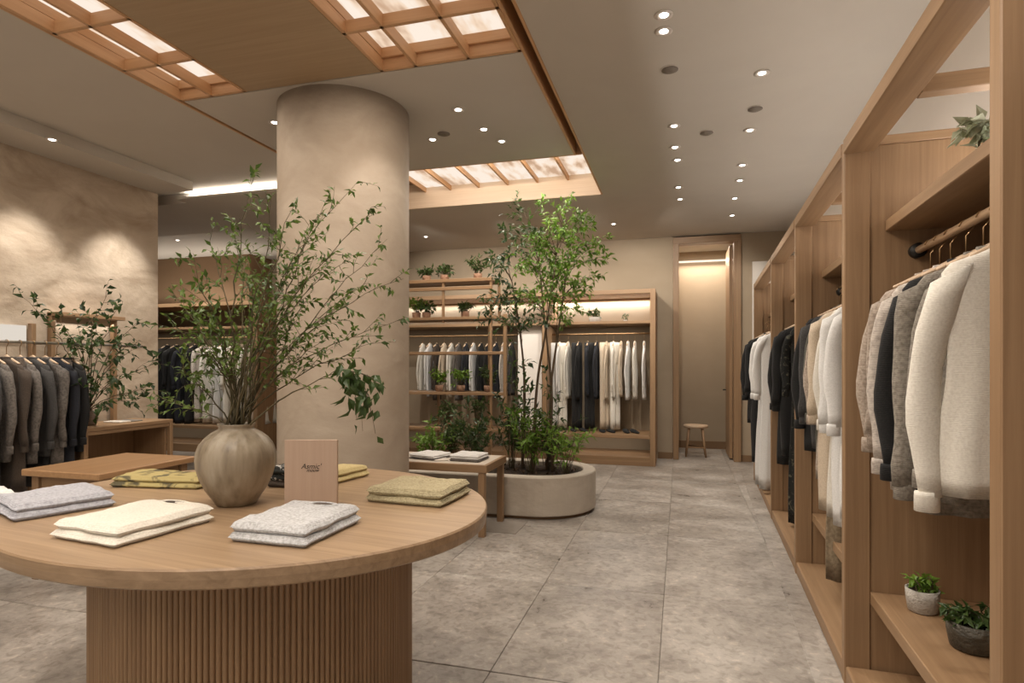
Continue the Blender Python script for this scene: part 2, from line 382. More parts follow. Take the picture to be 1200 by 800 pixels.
for (px, py, lab) in [(828, 155, 'dark round smoke detector on the ceiling'), (885, 127, 'dim round speaker grille on the ceiling left of wardrobe beam'), (785, 81, 'faint round grille on ceiling below the nearest downlights'), (520, 156, 'dark round sensor between pillar downlights')]:
    t = thing('ceiling_sensor', lab, 'detector', atz(px, py, CEIL)); MB().lathe([(.055, 0), (.055, -.008), (.03, -.02), (.01, -.024)], 20).obj('housing', plain('sensor', (.18, .15, .12)), t, smooth=True)
    MB().lathe([(.06, 0), (.062, -.004), (.056, -.005)], 20).obj('rim', M_RIM, t)

# light from the downlights
for (x, y) in [(.1, 1.2), (.1, 2.6), (.0, 4.0), (.35, 5.2), (.0, 6.4), (.3, 7.4), (-.4, 8.1)]: spot((x, y, 3.40), (x-.02, y, 0), 55, 75)
for (x, y) in [(-1.2, .6), (-2.0, 1.8), (-2.9, .8), (-1.5, 2.8)]: spot((x, y, 3.40), (x, y+.2, 0), 32, 80)
for v in (1.2, 2.2, 3.2, 4.2, 5.4, 6.6, 7.6):
    p = U(-1.25, v, 3.42); spot(p, U(.35, v+.1, 1.0), 58, 62)
for y in (2.0, 2.95, 3.86, 4.78): spot((-5.0, y, 3.32), (-5.55, y, 1.35), 100, 66, .7)
for x in (-1.2, -.1, -2.4, -3.6): spot((x, 7.4, 3.36), (x, 9.5, 2.1), 105, 82)
spot((1.0, 8.4, 3.42), (1.0, 9.6, 1.8), 22, 80)
for x in (-7.0, -8.2): spot((x, 7.3, 3.3), (x, 8.8, 1.6), 130, 80)
spot((-2.2, 5.9, 3.6), (-1.9, 6.0, .3), 60, 80); spot((-1.0, 5.3, 3.42), (-1.7, 6.1, 1.6), 60, 60)
spot((-2.9, 2.9, 3.42), (-2.6, 3.8, 1.2), 22, 60); spot((-1.5, 3.45, 3.42), (-2.2, 4.1, 2.1), 26, 55)
spot((-4.4, 1.9, 3.42), (-4.0, 3.3, .6), 60, 75); spot((-4.5, 4.2, 3.42), (-4.6, 4.6, .6), 60, 75); spot((-3.8, 1.0, 3.42), (-3.6, 1.6, 0), 50, 80)

# cove, alcove and wall glow strips, plus an added ceiling uplight
cv = thing('led_strip', 'white light strip lying in the cove along the bulkhead edge', 'light strip', (-5.45, 5.60, 3.355)); box('diffuser', emis('cove', (1, .95, .88), 5), 0, 1.8, 0, .02, 0, .012, cv, 0)
area((-4.55, 5.60, 3.37), (math.radians(165), 0, 0), 1.8, .03, 6, (1, .95, .88))
area((-8.2, 8.6, 2.56), (math.radians(180), 0, 0), 3.0, .3, 15, NEUT)  # uplight added above the far left cabinet to brighten the dark ceiling
ls = thing('led_strip', 'thin glowing light line high on the alcove wall', 'light strip', (-.11, 10.935, 3.255)); box('diffuser', emis('alcove_led', (1, .86, .68), 1.3), 0, .99, 0, .015, 0, .03, ls, 0)
area((.38, 10.8, 3.24), (math.radians(-12), 0, 0), .9, .05, 9); area((.38, 10.2, 3.4), (0, 0, 0), .5, .4, 14)

# ------------------------------------------------------------------ right wardrobes
VP_ = [(.08, 1.53), (1.58, 3.03), (3.08, 4.54), (4.59, 6.10), (6.15, 8.10)]
names = ['nearest wardrobe bay at the right edge, mostly cut off', 'open oak wardrobe bay holding knitwear and two plant pots', 'open oak wardrobe bay with a dark jacket and pale long garments', 'open oak wardrobe bay with dark floral dress', 'last open oak wardrobe bay beside the back wall']
for i, (v0, v1) in enumerate(VP_):
    t = thing('wardrobe', names[i], 'wardrobe', UO, UR, 'oak wardrobe bays along the right wall')
    p = v1+.05
    box('side_panel', OZ, .02, .615, v1+.008, p, .0, 2.44, t)
    box('front_stile', OZ, -.005, .10, v1-.002, p+.004, 0, 2.47, t, .004)
    box('panel_cap', OX, .10, .615, v1, p, 2.44, 2.48, t)
    box('top_beam', OY, -.01, .115, v0, v1-.002, 2.41, 2.475, t, .004)
    vm = (v0+v1)/2+.14
    box('cross_beam', OX, .115, .615, vm-.03, vm+.03, 2.41, 2.47, t)
    box('shelf', OY, .16, .615, v0, v1+.006, 2.05, 2.10, t)
    if i != 0:
        lower = box('lower_shelf', OY, .10, .615, v0, v1+.006, .375, .43, t) if i < 3 else None
    box('base', OY, 0, .615, v0, v1-.002, .0, .085, t, .006)
    box('back_panel', OZ, .6, .618, v0, v1, .085, 2.035, t)
    MB().tube([(.28, v0, 1.954), (.28, v1+.006, 1.954)], .016, 12).obj('hanging_rail', oak('y', (.5, .33, .2), (.62, .44, .28), .4, 'rail'), t, smooth=True)
    MB().tube([(.28, v1-.03, 1.954), (.28, v1+.008, 1.954)], .032, 16).obj('rail_socket', M_BLACK, t, smooth=True)
    s = box('light_strip', M_LED, .575, .6, v0+.05, v1-.05, 2.095, 2.105, t, 0)
    area(U(.5, (v0+v1)/2, 2.12), (math.radians(180), 0, UR), .08, (v1-v0)*.9, 7, (1, .95, .90))

# ------------------------------------------------------------------ garments
def ell(cx, cy, z, a, b, n, ph=0, amp=0, k=3, e=.7):
    r = []
    for j in range(n):
        w = 2*PI*j/n; c, s = math.cos(w), math.sin(w)
        x = a*math.copysign(abs(c)**e, c); y = b*math.copysign(abs(s)**.9, s)
        y += amp*math.sin(k*x/max(a, .01)*PI + ph)
        r.append((cx+x, cy+y, z))
    return r
def top_meshes(L, Wd, sl, seed, flare=0.0, th=.032, n=28):
    rr = random.Random(seed); ph = rr.uniform(0, 6); kk = rr.uniform(1.6, 2.8)
    b = MB(); rings = [ell(0, 0, .012, .055, .03, n), ell(0, 0, 0, .075, .034, n), ell(0, 0, -.02, Wd*.55, .036, n), ell(0, 0, -.045, Wd*.86, .034, n), ell(0, 0, -.075, Wd*.97, .034, n)]
    m = 13
    for i in range(1, m+1):
        t = i/m; z = -.075-(L-.075)*t
        a = Wd*(.97-.07*math.sin(min(1, t*1.6)*PI)+flare*t*t) * (1+.02*math.sin(t*9+ph))
        rings.append(ell(.006*math.sin(t*7+ph), .01*math.sin(t*4+ph), z + .008*math.sin(ph*2+t), a, th*(.9+.5*t*(1+flare)), n, ph+t*1.5, (.013+.014*flare)*t, kk+1.2+3*flare))
    rings.append(ell(0, .01*math.sin(4+ph), -L+.03, Wd*.8*(1+flare), th*.6, n, ph, .005, kk))
    b.ring(rings); sl_m = []
    if sl > 0:
        for sg in (-1, 1):
            s = MB(); R = []; q = 9
            for i in range(q+1):
                t = i/q; x = sg*(Wd*.90 + .05*math.sin(t*PI*.6) + .01*math.sin(t*6+ph)); z = -.075-(sl)*t
                y = -.022*math.sin(t*PI*.7)*sg + .01*math.sin(t*5+ph)
                rad = (.058*(1-t)+.036*t)*(.45+.55*Wd/.2) + .004*math.sin(t*14+ph)
                if i == q: rad *= .86
                if i == q-1: rad *= 1.03
                R.append([(x + rad*math.cos(2*PI*j/14), y + rad*.62*math.sin(2*PI*j/14), z + .03*(1-t)*(-sg*math.cos(2*PI*j/14))) for j in range(14)])
            s.ring(R)
            cf = MB(); zc = -.075-sl; xc = sg*(Wd*.90+.048); yc = -.018*sg+.01*math.sin(5+ph)
            cf.ring([[(xc+r*math.cos(2*PI*j/14), yc+r*.62*math.sin(2*PI*j/14), zc+dz) for j in range(14)] for (r, dz) in [(a*(.45+.55*Wd/.2), b2) for a, b2 in ((.033, .014), (.0345, .0), (.0345, -.045), (.030, -.048))]])
            sl_m.append((s, cf))
    return b, sl_m
GC = {}
def garment(kind, mat, L, Wd, sl, loc, rz, label, group, seed=0, flare=0., name=None):
    key = (kind, mat.name, round(L, 2), round(Wd, 2), round(sl, 2), seed % 3, flare)
    if key not in GC:
        if kind == 'trousers':
            me = []
            for sg in (-1, 1):
                s = MB(); s.ring([ell(sg*Wd*.42, .004*sg, -.02-(L-.02)*i/9, Wd*(.52-.05*i/9), .028+.006*i/9, 16, seed, .004) for i in range(10)]); me.append(s.mesh('leg', mat, smooth=True))
            w = MB().ring([ell(0, 0, z, Wd*.93, b, 20) for z, b in ((-.0, .022), (-.05, .032), (-.3, .034), (-.34, .02))]); GC[key] = (w.mesh('trousers', mat, smooth=True), me)
        else:
            b, s = top_meshes(L, Wd, sl, seed % 3, flare); me = []
            for a, c in s: me.append((a.mesh('sleeve', mat, smooth=True), c.mesh('cuff', mat, smooth=True)))
            cl = MB().ring([ell(0, 0, z, a, b_, 16, e=1) for z, a, b_ in ((.0, .062, .032), (.028, .058, .030), (.03, .048, .022), (.0, .045, .02))])
            GC[key] = (b.mesh(kind, mat, smooth=True), me, cl.mesh('collar', mat, smooth=True))
    g = GC[key]
    o = bpy.data.objects.new(name or kind, g[0]); C.objects.link(o); o.location = loc; o.rotation_euler = (0, 0, rz); tag(o, label, kind.replace('_', ' '), group)
    for m in g[1]:
        if kind == 'trousers': c = bpy.data.objects.new('leg', m); C.objects.link(c); c.parent = o
        else:
            c = bpy.data.objects.new('sleeve', m[0]); C.objects.link(c); c.parent = o
            d = bpy.data.objects.new('cuff', m[1]); C.objects.link(d); d.parent = c
    if kind != 'trousers': c = bpy.data.objects.new('collar', g[2]); C.objects.link(c); c.parent = o
    return o
# hanger prototype: shoulders + hook, rail centre at +0.10
def hanger_meshes():
    s = MB(); R = []
    for i in range(15):
        t = -1+i/7.; x = .135*t; z = .006-.046*abs(t)**1.2; w = .007+.022*(1-abs(t))**1.4; R.append([(x, .010*math.cos(2*PI*j/8), z + w*math.sin(2*PI*j/8)) for j in range(8)])
    s.ring(R)
    h = MB(); pts = [(0, 0, .02), (0, 0, .095)] + [(.022*math.cos(math.radians(-60+30*k)), 0, .130+.022*math.sin(math.radians(-60+30*k))) for k in range(9)]
    h.tube(pts, .0028, 6)
    return s.mesh('clothes_hanger', oak('x', (.50, .35, .23), (.64, .48, .33), .5, 'hangerwood'), smooth=True), h.mesh('hook', M_BRASS, smooth=True)
HM = hanger_meshes()
def hanger(loc, rz, label, group):
    o = bpy.data.objects.new('clothes_hanger', HM[0]); C.objects.link(o); o.location = loc; o.rotation_euler = (0, 0, rz); tag(o, label, 'hanger', group)
    c = bpy.data.objects.new('hook', HM[1]); C.objects.link(c); c.parent = o
def hang(kind, mat, L, Wd, sl, rail, rz, label, group, where, seed=0, flare=0.):
    thin = Wd < .15
    r2 = random.Random(seed*31+5); dz = Vector(rail)-Vector((0, 0, .136)); rz += r2.uniform(-.06, .06)
    g_ = garment(kind, mat, L, Wd, sl, dz - Vector((0, 0, .014)), rz, label, group, seed, flare)
    if thin: g_.scale = (1, .62, 1)
    hanger(dz, rz, where, group.replace('clothes', 'hangers'))

cBEI = cloth('beige_melange', (.46, .38, .31), (.30, .24, .19), 90); cTAU = cloth('taupe', (.40, .33, .27), (.24, .19, .15), 70)
cOAT = cloth('oat', (.56, .50, .44), (.38, .33, .29), 60); cBLK = cloth('black', (.011, .0105, .0105), (.005, .005, .005)); cGRY = cloth('grey_taupe', (.27, .24, .20), (.15, .13, .105), 80)
cCRM = cloth('cream', (.73, .695, .62), (.64, .60, .53), 140, .35); cWHT = cloth('white', (.75, .74, .72), (.66, .65, .63)); cOLV = cloth('olive_brown', (.25, .19, .12), (.15, .11, .065), 50)
cCHA = cloth('charcoal', (.055, .052, .05), (.03, .028, .027)); cNAV = cloth('navy', (.015, .017, .025), (.008, .009, .014)); cSAN = cloth('sand', (.62, .52, .40), (.52, .42, .31))
cGRN = cloth('grey_green', (.11, .105, .08), (.06, .058, .045)); cBRN = cloth('brown', (.07, .05, .036), (.04, .028, .02)); cGR2 = cloth('stone_grey', (.15, .13, .115), (.075, .065, .055), 60)
cFLO = pattern('dark_floral', (.008, .009, .008), (.10, .095, .065), 22, .55, .68)

g1 = 'clothes on the rail of the wardrobe bay with plant pots'
B1 = [(2.86, 'beige_melange', cBEI, 'shirt', .78, .19, .60, 'beige flecked shirt, farthest on the nearest wardrobe rail'),
      (2.76, 'taupe', cTAU, 'jumper', .72, .19, .56, 'taupe knitted jumper behind the oat-coloured knit'),
      (2.65, 'oat', cOAT, 'jumper', .84, .20, .66, 'light oat fluffy jumper just behind the black one'),
      (2.51, 'black', cBLK, 'jumper', .82, .205, .66, 'black jumper in the middle of the nearest wardrobe rail'),
      (2.37, 'grey', cGRY, 'cardigan', .86, .20, .70, 'grey taupe knitted cardigan between black and cream jumpers'),
      (2.27, 'grey', cGRY, 'cardigan', .80, .17, .64, 'narrow grey taupe cardigan directly behind the cream jumper'),
      (2.11, 'cream', cCRM, 'jumper', .74, .215, .68, 'large cream jumper nearest the camera on the right rail')]
for k, (v, _, m, kind, L, wd, sl, lab) in enumerate(B1):
    hang(kind, m, L, wd, sl, U(.28, v, 1.954), UR, lab, g1, 'wooden hanger carrying the ' + lab.split(',')[0], k)
g2 = 'clothes on the rail of the second wardrobe bay'
B2 = [(4.42, cBLK, 'jacket', .92, .215, .66, 0, 'black jacket farthest back on the second wardrobe rail'), (4.31, cCHA, 'jacket', .90, .20, .62, 0, 'charcoal jacket beside the black jacket'),
      (4.2, cGRN, 'jacket', .95, .18, .6, 0, 'grey green jacket behind the sand-coloured shirts'), (4.08, cBEI, 'shirt', 1.05, .19, .6, .05, 'beige flecked long shirt in second wardrobe bay'),
      (3.96, cSAN, 'dress', 1.22, .20, .58, .1, 'sand linen dress with frayed hem'), (3.86, cOLV, 'dress', 1.6, .17, 0, .1, 'long olive brown sleeveless dress almost reaching the base'),
      (3.74, cCRM, 'dress', 1.2, .19, .6, .05, 'cream long shirt dress in second wardrobe bay'), (3.6, cWHT, 'dress', 1.22, .2, .6, .05, 'white long shirt dress nearest in second wardrobe bay'), (3.45, cWHT, 'dress', 1.15, .19, .6, .0, 'white shirt dress hidden by the oak side panel')]
for k, (v, m, kind, L, wd, sl, fl, lab) in enumerate(B2):
    hang(kind, m, L, wd, sl, U(.25, v, 1.954), UR, lab, g2, 'wooden hanger carrying the ' + lab, k, fl)
g3 = 'clothes on the rail of the third wardrobe bay'
B3 = [(5.95, cBLK, 'coat', 1.25, .2, .64, 0, 'black coat at the far end of the third wardrobe bay'), (5.74, cBLK, 'coat', 1.15, .2, .64, 0, 'shorter black coat in front of the other black coat'), (5.5, cFLO, 'dress', 1.68, .15, .5, .1, 'long dark dress with small floral print')]
for k, (v, m, kind, L, wd, sl, fl, lab) in enumerate(B3):
    hang(kind, m, L, wd, sl, U(.23, v, 1.954), UR, lab, g3, 'wooden hanger carrying the ' + lab, k, fl)
g4 = 'clothes on the rail of the last wardrobe bay'
B4 = [(7.85, cBLK, 'coat', 1.05, .22, .66, 0, 'black long-sleeved coat at far end of the last bay'), (7.6, cBLK, 'coat', 1.5, .2, .6, 0, 'longer black coat beside white dress in last bay'), (7.05, cWHT, 'dress', 1.66, .21, .6, .08, 'long white dress in the last wardrobe bay'), (6.85, cWHT, 'dress', 1.66, .19, .6, .05, 'long white dress, nearer of the two in the last bay')]
for k, (v, m, kind, L, wd, sl, fl, lab) in enumerate(B4):
    hang(kind, m, L, wd, sl, U(.12 if k < 2 else .15, v, 1.954), UR, lab, g4, 'wooden hanger carrying the ' + lab, k, fl)

# ------------------------------------------------------------------ back cabinets
M_CBK = plaster('cabinet_back', (.30, .235, .16), (.34, .27, .19), 1, .8, .1)
def cabinet(name, label, X0, X1, Y0, Y1, right=True, top=2.55, glow=12):
    t = thing('cabinet', label, 'cabinet', (X0, Y0, 0), 0, 'built-in clothes cabinets along the back wall'); w = X1-X0; d = Y1-Y0
    box('side_panel', OZ, 0, .075, 0, d, 0, top, t)
    if right: box('side_panel', OZ, w-.075, w, 0, d, 0, top, t)
    r = w-.075 if right else w-.001
    box('top_board', OX, .076, r, 0, d, top-.06, top, t)
    box('back_panel', M_CBK, .076, r, d-.03, d-.005, .0, top-.06, t, 0)
    box('shelf', OX, .076, r, .06, d-.03, 2.06, 2.10, t)
    box('lower_shelf', OX, .076, r, .03, d-.03, .39, .44, t)
    box('plinth', OX, .076, r, 0, d-.03, 0, .13, t)
    MB().tube([(.076, .38, 1.93), (r, .38, 1.93)], .012, 10).obj('hanging_rail', M_BRASS, t, smooth=True)
    if glow: box('light_strip', M_LED, .1, r-.02, d-.10, d-.06, top-.068, top-.061, t, 0)
    if glow: box('lip', OX, .1, r-.02, d-.13, d-.115, top-.085, top-.06, t, .001)
    if glow: area(((X0+X1)/2, Y1-.09, top-.075), (math.radians(-10), 0, 0), w*.9, .03, glow*1.25, (1, .96, .92))
    area(((X0+X1)/2, Y0+.3, 2.05), (math.radians(0), 0, 0), w*.8, .04, 4, (1, .9, .78))
    area(((X0+X1)/2, Y0+.3, .385), (math.radians(30), 0, 0), w*.8, .04, 2.5, (1, .9, .78))
    return t
cA = cabinet('a', 'oak framed open cabinet with shirts, right of the indoor tree', -2.0, -.34, 8.78, 9.58)
cB = cabinet('b', 'oak framed open cabinet seen through the display shelf', -5.8, -2.0, 8.78, 9.58, False)
box('screen_panel', M_PALE, 3.37, 3.75, .2, .22, .45, 2.06, cB, 0)
cD = cabinet('d', 'open clothes cabinet at the far left behind the leafy branches', -9.9, -6.6, 8.2, 8.98, True, 2.5, 0)
def rail_row(items, X0f, Y, z, group, wherefmt):
    for k, (x, m, kind, L, wd, sl, fl, lab) in enumerate(items):
        hang(kind, m, L, wd, sl, (x, Y, z), PI/2, lab, group, 'wooden hanger, ' + wherefmt % ORD[k], k, fl)
def pxX(px, Y): r = ray(px, HY); return r.x/r.y*Y
colsA = [(645, cGR2, 'grey white patterned shirt'), (656, cWHT, 'off-white shirt'), (666, cCRM, 'cream shirt'), (678, cBLK, 'black jacket'), (689, cNAV, 'navy jacket'), (699, cNAV, 'dark navy shirt'),
         (711, cSAN, 'sand shirt'), (719, cCRM, 'cream shirt'), (728, cSAN, 'sand overshirt'), (736, cWHT, 'off-white shirt'), (744, cCRM, 'cream shirt'), (755, cWHT, 'bright white shirt')]
ga = 'clothes on the rail of the back right cabinet'; it = []
for k, (px, m, nm) in enumerate(colsA):
    it.append((pxX(px, 9.16), m if k else cOAT, 'jacket' if 'jacket' in nm else 'shirt', .84 if k % 4 else .8, .135, .60, 0, '%s, %s from the left on the back right rail' % (nm, ORD[k])))
rail_row(it, 0, 9.16, 1.93, ga, '%s from the left in the back right cabinet')
for k, (px, m, nm) in enumerate([(650, cWHT, 'off-white'), (659, cCRM, 'cream'), (676, cBLK, 'black'), (691, cBLK, 'black'), (709, cSAN, 'sand'), (721, cCRM, 'pale cream')]):
    garment('trousers', m, 1.32-.0*k, .095, 0, (pxX(px, 9.14), 9.14, 1.80), PI/2-.95, '%s long trousers, %s pair from the left in the back right cabinet' % (nm, ORD[k]), ga, k)
itB = []; cyc = [cCRM, cWHT, cBRN, cSAN, cCRM, cGR2, cNAV, cWHT, cBLK, cBLK, cNAV, cOAT, cCHA, cCHA]
nmB = ['cream', 'white', 'brown', 'sand', 'pale cream', 'stone grey', 'navy', 'off-white', 'black', 'deep black', 'dark navy', 'oat', 'charcoal', 'charcoal']
for k in range(13):
    itB.append((-4.12+.128*k, cyc[k], 'shirt', .8+.05*(k % 3), .135, .6, 0, '%s shirt behind the display shelf, %s from the left' % (nmB[k], ORD[k])))
rail_row(itB, 0, 9.16, 1.93, 'clothes on the rail behind the display shelf', '%s from the left behind the display shelf')
itD = []; cd = [cBLK, cBLK, cNAV, cBLK, cOAT, cCRM, cWHT, cCRM, cSAN, cCRM, cSAN, cCRM]; nd = ['black', 'deep black', 'navy', 'black', 'oat', 'cream', 'white', 'pale cream', 'sand', 'cream', 'sand', 'cream']
for k in range(12):
    itD.append((pxX(196+11*k, 8.58), cd[k], 'coat' if k < 4 else 'dress', 1.35 if k < 4 else 1.3, .22, .62, .1 if k > 3 else 0, '%s %s behind the vase branches, %s from the left' % (nd[k], 'coat' if k < 4 else 'dress', ORD[k])))
rail_row(itD, 0, 8.58, 1.93, 'clothes on the rail at the far left', '%s from the left behind the vase branches')

# shoes on the low shelf of cabinet A
def shoe_mesh():
    R = []
    for i in range(11):
        t = i/10.; x = -.13+.26*t; w = .035+.012*math.sin(t*PI*1.1+.2); h = .055-.03*t if t < .5 else .04-.012*(t-.5)*2
        if i in (0, 10): w *= .5; h *= .6
        R.append([(x, w*math.cos(2*PI*j/12), h/2+h/2*math.sin(2*PI*j/12)) for j in range(12)])
    return MB().ring(R).mesh('shoe', cBLK, smooth=True)
SM = shoe_mesh()
for k, (px, lab) in enumerate([(672, 'leftmost'), (684, 'second'), (706, 'third'), (716, 'fourth'), (734, 'fifth'), (744, 'rightmost')]):
    o = bpy.data.objects.new('shoe', SM); C.objects.link(o); o.location = (pxX(px, 9.1), 9.1, .441); o.rotation_euler = (0, 0, -1.3+.2*(k % 2))
    tag(o, '%s flat black shoe on the low shelf of the back right cabinet' % lab, 'shoe', 'flat shoes on the low cabinet shelf')

# ------------------------------------------------------------------ round table
TZ = .88; SS = .877; TC = Vector((-1.677, 2.131, 0)); TR = 1.02; DR = .620
rt = thing('round_table', 'large rounded oak display table on a fluted drum base', 'table', TC, math.radians(-7.3))
MB().lathe([(TR-.10, TZ-.062), (TR-.012, TZ-.062), (TR-.004, TZ-.056), (TR, TZ-.030), (TR, TZ-.006), (TR-.005, TZ)], 160).obj('tabletop', oak('x', (.25, .165, .095), (.40, .275, .17), .36, 'tableoak'), rt, loc=(-.063, 0, 0)).scale = (1, .817, 1)
MB().lathe([(TR-.16, TZ-.085), (TR-.13, TZ-.062)], 96).obj('apron', OX, rt, loc=(-.063, 0, 0)).scale = (1, .817, 1)
MB().lathe([(DR-.02, 0), (DR-.02, TZ-.085)], 96).obj('drum', OZ, rt)
fl = MB(); nf = 200
for k in range(nf):
    a = 2*PI*k/nf; c, s = math.cos(a), math.sin(a); pts = []
    for j in range(7):
        b = PI*j/6; pts.append((math.cos(b)*.0090, math.sin(b)*.0105))
    n0 = len(fl.v)
    for z in (.0, TZ-.085):
        for (x, y) in pts: r = DR-.021+y; fl.v.append((r*c - x*s, r*s + x*c, z))
    for j in range(6): fl.f.append((n0+j, n0+j+7, n0+j+8, n0+j+1))
f_ = fl.obj('fluting', OZ, rt, smooth=True); f_['kind'] = 'stuff'

# folded garments
def slab(W_, D_, h, seed, r=.016, wob=.006, sag=0):
    nx, ny = 22, 18; b = MB(); us = []
    def grid1(n):
        return [-math.cos(PI*i/n)*.5*.35 + (-.5+i/n)*.65 for i in range(n+1)]
    gx, gy = grid1(nx), grid1(ny); sx = 1/(gx[-1]*2); sy = 1/(gy[-1]*2)
    for side in (1, -1):
        for j, y_ in enumerate(gy):
            for i, x_ in enumerate(gx):
                x = x_*sx*W_; y = y_*sy*D_; e = min(W_/2-abs(x), D_/2-abs(y)); e = max(0, min(1, e/r)); q = math.sqrt(max(0, 1-(1-e)**2))
                nz = noise.noise(Vector((x*9+seed*3.1, y*9, seed)))*wob + abs(noise.noise(Vector((x*16+y*22+seed, y*30-x*9, seed))))*wob*.8
                xx = x + noise.noise(Vector((y*14, seed*1.7, 2)))*wob*.9; yy = y + noise.noise(Vector((x*14, seed*2.3, 5)))*wob*.9
                z = h/2 + side*h/2*q + (nz*q if side > 0 else 0)
                b.v.append((xx, yy, z))
    m = (nx+1)*(ny+1)
    for s in (0, 1):
        for j in range(ny):
            for i in range(nx):
                a = s*m+j*(nx+1)+i; q = (a, a+1, a+nx+2, a+nx+1); b.f.append(q if s == 0 else q[::-1])
    per = [j0 for j0 in range(nx)] + [(j+1)*(nx+1)-1 for j in range(ny)] + [ny*(nx+1)+i for i in range(nx, 0, -1)] + [j*(nx+1) for j in range(ny, 0, -1)]
    for k in range(len(per)):
        a0, a1 = per[k], per[(k+1) % len(per)]; b.f.append((a0, a0+m, a1+m, a1))
    return b
def folded(A, B, Cc, z, mat, label, group, h=.022, layers=2, seed=1, collar=False, name='folded_shirt', cat='shirt', mat2=None, depth=None, shift=.012):
    a, b, c = (atz(*q, z) for q in (A, B, Cc))
    w = (b-a).length; ang = math.atan2((b-a).y, (b-a).x); dv = (c-b); d = depth or abs(-math.sin(ang)*dv.x + math.cos(ang)*dv.y)
    ctr = (a+b)/2 + Vector((-math.sin(ang), math.cos(ang), 0))*d/2
    o = slab(w, d, h, seed).obj(name, mat2 or mat, None, 0, True, loc=(ctr.x, ctr.y, z+.0005), rz=ang); tag(o, label, cat, group)
    zz = h*.93
    for k in range(1, layers):
        hh = h*1.25 if k == layers-1 else h
        u = slab(w*(.985-.01*k), d*.97, hh, seed+k*7, .02, .008).obj('upper_fold', mat, o, 0, True, loc=(-.004*k, shift*.5, zz)); zz += hh*.93
    if collar:
        R = []
        for i in range(25):
            t = 2*PI*i/24; cx, cy = .06*math.cos(t), .024*math.sin(t)
            R.append([(cx*(1+.2*math.cos(q)), d/2-.035+cy*(1+.2*math.cos(q)), zz+.003+.004*math.sin(q)) for q in [2*PI*j/8 for j in range(8)]])
        MB().ring(R, False).obj('collar', mat, o, 0, True)
        MB().ring([ell(0, d/2-.035, zz+q, .046, .016, 16, e=1) for q in (.001, .0045)]).obj('neck_opening', cBRN, o)
    return o
cLIL = cloth('lilac_grey', (.43, .435, .48), (.30, .305, .34), 90); cLGR = cloth('pale_grey', (.54, .545, .56), (.36, .36, .365), 110); cYOL = cloth('olive_knit', (.42, .36, .22), (.27, .225, .125), 120, .9)
cYEL = pattern('yellow_green', (.38, .31, .13), (.075, .065, .035), 7, .5, .60); cYE2 = cloth('mustard', (.52, .42, .20), (.44, .35, .16)); cBLF = pattern('black_white', (.012, .014, .012), (.55, .53, .5), 34, .56, .62)
gt = 'folded clothes on the round table'
folded((-14, 598), (15, 613), (134, 592), TZ, cLIL, 'folded lilac grey knit at the left edge of the round table', gt, .028, 2, 1)
folded((58, 631), (134, 644), (241, 609), TZ, cCRM, 'folded cream white shirt between grey knit and vase', gt, .028, 2, 2, True, mat2=cCRM)
folded((266, 635), (357, 644), (404, 610), TZ, cLGR, 'folded pale grey flecked jumper in front of the upright card', gt, .029, 2, 3, True, name='folded_jumper', cat='jumper')
folded((427, 588), (517, 596), (537, 577), TZ, cYOL, 'folded olive ribbed knit at the right side of the round table', gt, .028, 2, 4, name='folded_jumper', cat='jumper')
folded((128, 571), (232, 574), (250, 560), TZ, cYEL, 'folded yellow scarf with dark leaf print behind the cream shirt', gt, .024, 2, 5, name='folded_scarf', cat='scarf', depth=.19)
folded((312, 571), (350, 573), (352, 560), TZ, cBLF, 'folded black and white floral cloth between vase and card', gt, .03, 3, 6, name='folded_scarf', cat='scarf', mat2=cBRN, depth=.2)
folded((380, 571), (434, 557), (424, 549), TZ, cYE2, 'folded mustard shirt partly hidden behind the upright card', gt, .026, 2, 7, depth=.17)
folded((-40, 592), (20, 584), (62, 573), TZ, cWHT, 'folded white shirt behind the lilac grey knit', gt, .014, 2, 8, depth=.2)

# card
cp = atz(365, 592, TZ); cd_ = thing('table_card', 'upright pale wooden card with small dark brush lettering', 'sign', (cp.x, cp.y, TZ), math.radians(17)); cd_.scale = (SS, SS, SS)
box('card', oak('z', (.44, .315, .235), (.50, .37, .285), .6, 'cardwood'), -.122, .122, -.009, .009, .003, .305, cd_, .002)
box('foot', oak('z', (.44, .315, .235), (.50, .37, .285), .6, 'cardwood'), -.12, .12, -.0085, .06, 0, .003, cd_, .001)
def text(body, size, loc, parent, mat, rot=(PI/2, 0, 0), shear=0):
    c = bpy.data.curves.new('lettering', 'FONT'); c.body = body; c.size = size; c.extrude = .0006; c.align_x = 'CENTER'; c.shear = shear
    t_ = bpy.data.objects.new('text_source', c); C.objects.link(t_); bpy.context.view_layer.update()
    me = bpy.data.meshes.new_from_object(t_.evaluated_get(bpy.context.evaluated_depsgraph_get())); bpy.data.objects.remove(t_)
    me.materials.clear(); me.materials.append(mat); o = bpy.data.objects.new('lettering', me); C.objects.link(o); o.parent = parent; o.location = loc; o.rotation_euler = rot; return o
MI = plain('ink', (.03, .025, .02), .8)
text("Asmic'", .034, (.0, -.0098, .172), cd_, MI, shear=.3); text('mouw', .022, (.008, -.0098, .158), cd_, MI, shear=.3)

